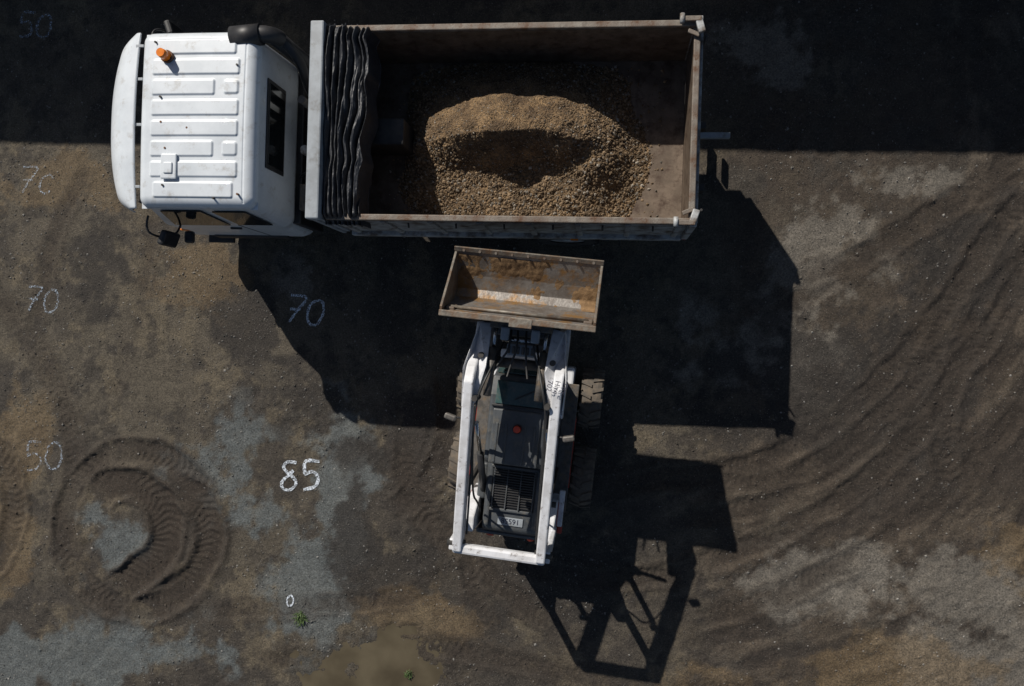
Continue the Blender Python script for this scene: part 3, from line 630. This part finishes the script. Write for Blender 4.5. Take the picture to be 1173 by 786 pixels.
# lift arms
def armprof(s):
    prism("lift_arm_%s"%('r' if s>0 else 'l'),K,[(-1.30,2.50),(-1.30,2.32),(-1.15,2.28),(.50,2.70),(.78,2.72),(1.18,2.34),(1.52,2.30),(1.56,2.46),(1.30,2.54),(.98,2.90),(.80,2.98),(.50,2.92)],s*.455,s*.570,M_armw,'x',.018)
    pts=[(s*.60,.48),(s*.605,.95),(s*.52,1.50),(s*.36,1.52),(s*.34,1.0),(s*.44,.55)]
    q=prism("arm_knee_%s"%('r' if s>0 else 'l'),K,pts,2.44,2.60,M_armw,'z',.015)
    for v in q.data.vertices:
        y=v.co.y; v.co.z+= (.40*max(0,1-abs(y-.85)/.65) if v.co.z>2.5 else .25*max(0,1-abs(y-.8)/.7))
    rod("lift_cylinder_%d"%s,K,(s*.43,-.95,1.05),(s*.43,-.15,1.95),.045,M_black); rod("lift_cylinder_rod_%d"%s,K,(s*.43,-.15,1.95),(s*.43,.30,2.55),.026,M_chrome)
    rod("tilt_cylinder_%d"%s,K,(s*.30,.66,2.84),(s*.30,1.22,2.72),.048,M_mid); rod("tilt_rod_%d"%s,K,(s*.30,1.22,2.72),(s*.30,1.52,2.66),.024,M_chrome)
    rod("arm_pin_rear_%d"%s,K,(s*.43,-1.22,2.38),(s*.65,-1.22,2.38),.05,M_steel); rod("arm_pin_front_%d"%s,K,(s*.34,1.50,2.40),(s*.60,1.50,2.40),.045,M_steel)
    rod("arm_pin_link_%d"%s,K,(s*.44,-.60,2.36),(s*.62,-.60,2.36),.035,M_steel)
    for i,yk in enumerate((.62,1.12)): rod("knee_pin_%d_%d"%(s,i),K,(s*.42,yk,2.7),(s*.42,yk,2.99-.12*i),.035,M_steel,12)
    tube("hose_%d"%s,K,[(s*.43,-1.1,2.36),(s*.42,-.3,2.62),(s*.42,.5,2.88),(s*.36,.75,2.95),(s*.28,1.0,2.85),(s*.2,1.3,2.6)],.013,M_hose)
    tube("hose2_%d"%s,K,[(s*.41,-1.0,1.5),(s*.39,-.8,1.9),(s*.42,-.6,2.4),(s*.43,.1,2.68)],.013,M_hose)
armprof(1); armprof(-1)
box("arm_rear_crossbar",K,(0,-1.27,2.41),(1.14,.12,.13),M_armw,.03)
rod("arm_front_crosstube",K,(-.50,1.05,2.60),(.50,1.05,2.60),.055,M_mid)
text("arm_lettering",K,"Dry\nHire\n702",.085,(.51,.86,3.035),(0,0,math.radians(-95)),M_ink)
for s,yy_ in ((-1,.36),(1,.28)):
    rod("lamp_stalk_%d"%s,K,(s*.55,yy_,2.80),(s*.66,yy_,2.84),.012,M_black,8); box("work_lamp_%d"%s,K,(s*.70,yy_,2.84),(.14,.07,.09),M_mid,.02,(0,0,s*.25))
# quick attach
prism("attach_plate",K,[(1.50,2.36),(1.56,2.34),(1.66,2.98),(1.58,2.98)],-.52,.52,M_mid,'x',.01)
box("attach_upper_bar",K,(0,1.50,2.70),(.74,.09,.10),M_mid,.015); box("attach_lower_bar",K,(0,1.42,2.50),(.66,.08,.08),M_grey,.015)
for x in (-.18,.18): box("attach_latch_%.0f"%(x*100),K,(x,1.40,2.72),(.10,.16,.12),M_grey,.02)
box("valve_manifold",K,(.02,1.22,2.64),(.34,.14,.12),M_grey,.02)
for i in range(6): box("manifold_port_%d"%i,K,(-.12+.056*i,1.22,2.71),(.03,.09,.04),M_mid,.006)
rod("attach_cylinder",K,(-.22,1.34,2.66),(.22,1.34,2.66),.035,M_chrome)
for i,x in enumerate((-.12,-.04,.06,.14)): tube("loader_hose_%d"%i,K,[(x,1.45,2.66),(x+.03,1.25,2.80),(x*1.8,1.05,2.74),(x*2.4,.9,2.78)],.013,M_hose)
# bucket
B=empty("bucket",(0,-.03,0),0); B.parent=K; B.scale=(.975,1,1)
ins=[(2.34,2.80),(2.08,2.60),(1.92,2.52),(1.82,2.55),(1.77,2.66),(1.60,3.28)]
out=[(1.55,3.27),(1.70,2.62),(1.78,2.48),(1.93,2.45),(2.10,2.55),(2.35,2.77)]
prism("bucket_shell",B,ins+out,-.87,.87,M_bucketin,'x',.004)
side=[(2.34,2.79),(2.09,2.58),(1.92,2.48),(1.81,2.51),(1.75,2.64),(1.57,3.27),(1.66,3.30),(2.02,3.02)]
for s in (1,-1): prism("bucket_side_%d"%s,B,side,s*.865,s*.895,M_bucket,'x',.006)
box("bucket_top_lip",B,(0,1.585,3.285),(1.80,.07,.035),M_bucket,.008)
box("cutting_edge",B,(0,2.36,2.81),(1.80,.06,.025),M_bucket,.006,(.62,0,0))
for i,x in enumerate(np.linspace(-.78,.78,9)): rod("edge_bolt_%d"%i,B,(x,2.35,2.81),(x,2.345,2.835),.016,M_rail,8)
rod("lip_rod",B,(-.80,1.67,3.12),(.80,1.67,3.12),.02,M_bucket,12)
box("lip_centre_plate",B,(.05,1.56,3.30),(.26,.10,.02),M_bucket,.005)
for s in (1,-1):
    prism("bucket_gusset_%d"%s,B,[(1.55,2.4),(1.76,2.5),(1.60,3.2),(1.52,3.2)],s*.50,s*.54,M_bucket,'x',.006)
    box("bucket_corner_%d"%s,B,(s*.80,1.66,3.08),(.10,.05,.18),M_rail,.01,(.25,0,0))
yy,xx=np.meshgrid(np.linspace(1.79,2.30,50),np.linspace(-.85,.85,150),indexing='ij')
fl=np.interp(yy,[1.77,1.82,1.92,2.08,2.34],[2.66,2.55,2.52,2.60,2.80])
dz=(fbm(xx,yy,3.2,5,91,.6)-.55)*.09
surf("caked_dirt",xx,yy,fl+dz-.002,mat("caked_dirt",(.15,.09,.042),(.22,.135,.065),rough=.9,scale=20,bump=.5),B)

# ------------------------------------------------------------------ shed north of the yard
SH=empty("storage_shed",(-2.0,7.80,0),math.radians(-2.3))
W_,D_=44,14
def corr(nm,xa,xb,y,z0,z1,mt):
    k=int((xb-xa)/.1); xx=np.linspace(xa,xb,k*2+1); yy=y+np.where(np.arange(len(xx))%2==0,0,-.03)
    vv=[(a,b_,z0) for a,b_ in zip(xx,yy)]+[(a,b_,z1) for a,b_ in zip(xx,yy)]; nn=len(xx)
    return mobj(nm,vv,[(i,i+1,nn+i+1,nn+i) for i in range(nn-1)],mt,SH)
corr("south_wall",-W_/2,W_/2,0.25,0,4.95,M_shed)
corr("north_wall",-W_/2,W_/2,D_,0,4.95,M_shed)
for s in (-1,1): prism("gable_%d"%s,SH,[(.25,0),(D_,0),(D_,4.95),(D_/2,6.3),(.25,4.95)],s*W_/2,s*(W_/2-.1),M_shed,'x',0)
prism("roof_sheet",SH,[(0,5.0),(D_/2,6.40),(D_+.25,5.0),(D_+.25,4.95),(D_/2,6.34),(0,4.95)],-W_/2-.2,W_/2+.2,M_shedroof,'x',0)
box("gutter",SH,(0,-.05,4.93),(W_,.14,.12),M_side,.01)
for i,x in enumerate((-14,-6,4,13)):
    box("roller_door_%d"%i,SH,(x,.18,1.9),(3.6,.06,3.8),M_side,0)
    for j in range(18): box("door_slat_%d_%d"%(i,j),SH,(x,.14,.1+.21*j),(3.6,.03,.02),M_grey,0)

# ------------------------------------------------------------------ light / world / camera
tr=Vector((.61,-.97,-1)).normalized()
sd=bpy.data.lights.new("sun",'SUN'); sd.energy=4.9; sd.angle=math.radians(.5); sd.color=(1,.94,.85)
so=bpy.data.objects.new("sun",sd); col.objects.link(so); so.rotation_euler=tr.to_track_quat('-Z','Y').to_euler(); so.location=(-6,10,20)
w=bpy.data.worlds.new("World"); sc.world=w; w.use_nodes=True
sk=w.node_tree.nodes.new("ShaderNodeTexSky"); sk.sky_type='NISHITA'; sk.sun_disc=False; sk.sun_elevation=math.radians(41.1); sk.sun_rotation=math.radians(-32.2)
bg=w.node_tree.nodes["Background"]; bg.inputs["Strength"].default_value=.05
w.node_tree.links.new(sk.outputs[0],bg.inputs[0])
cd=bpy.data.cameras.new("camera"); cd.lens=27.96; cd.sensor_width=36; cd.clip_end=2000
co=bpy.data.objects.new("camera",cd); col.objects.link(co); co.location=(0,0,12); co.rotation_euler=(0,math.atan(.12),0); sc.camera=co
sc.view_settings.view_transform='Standard'; sc.view_settings.look='None'; sc.view_settings.exposure=0
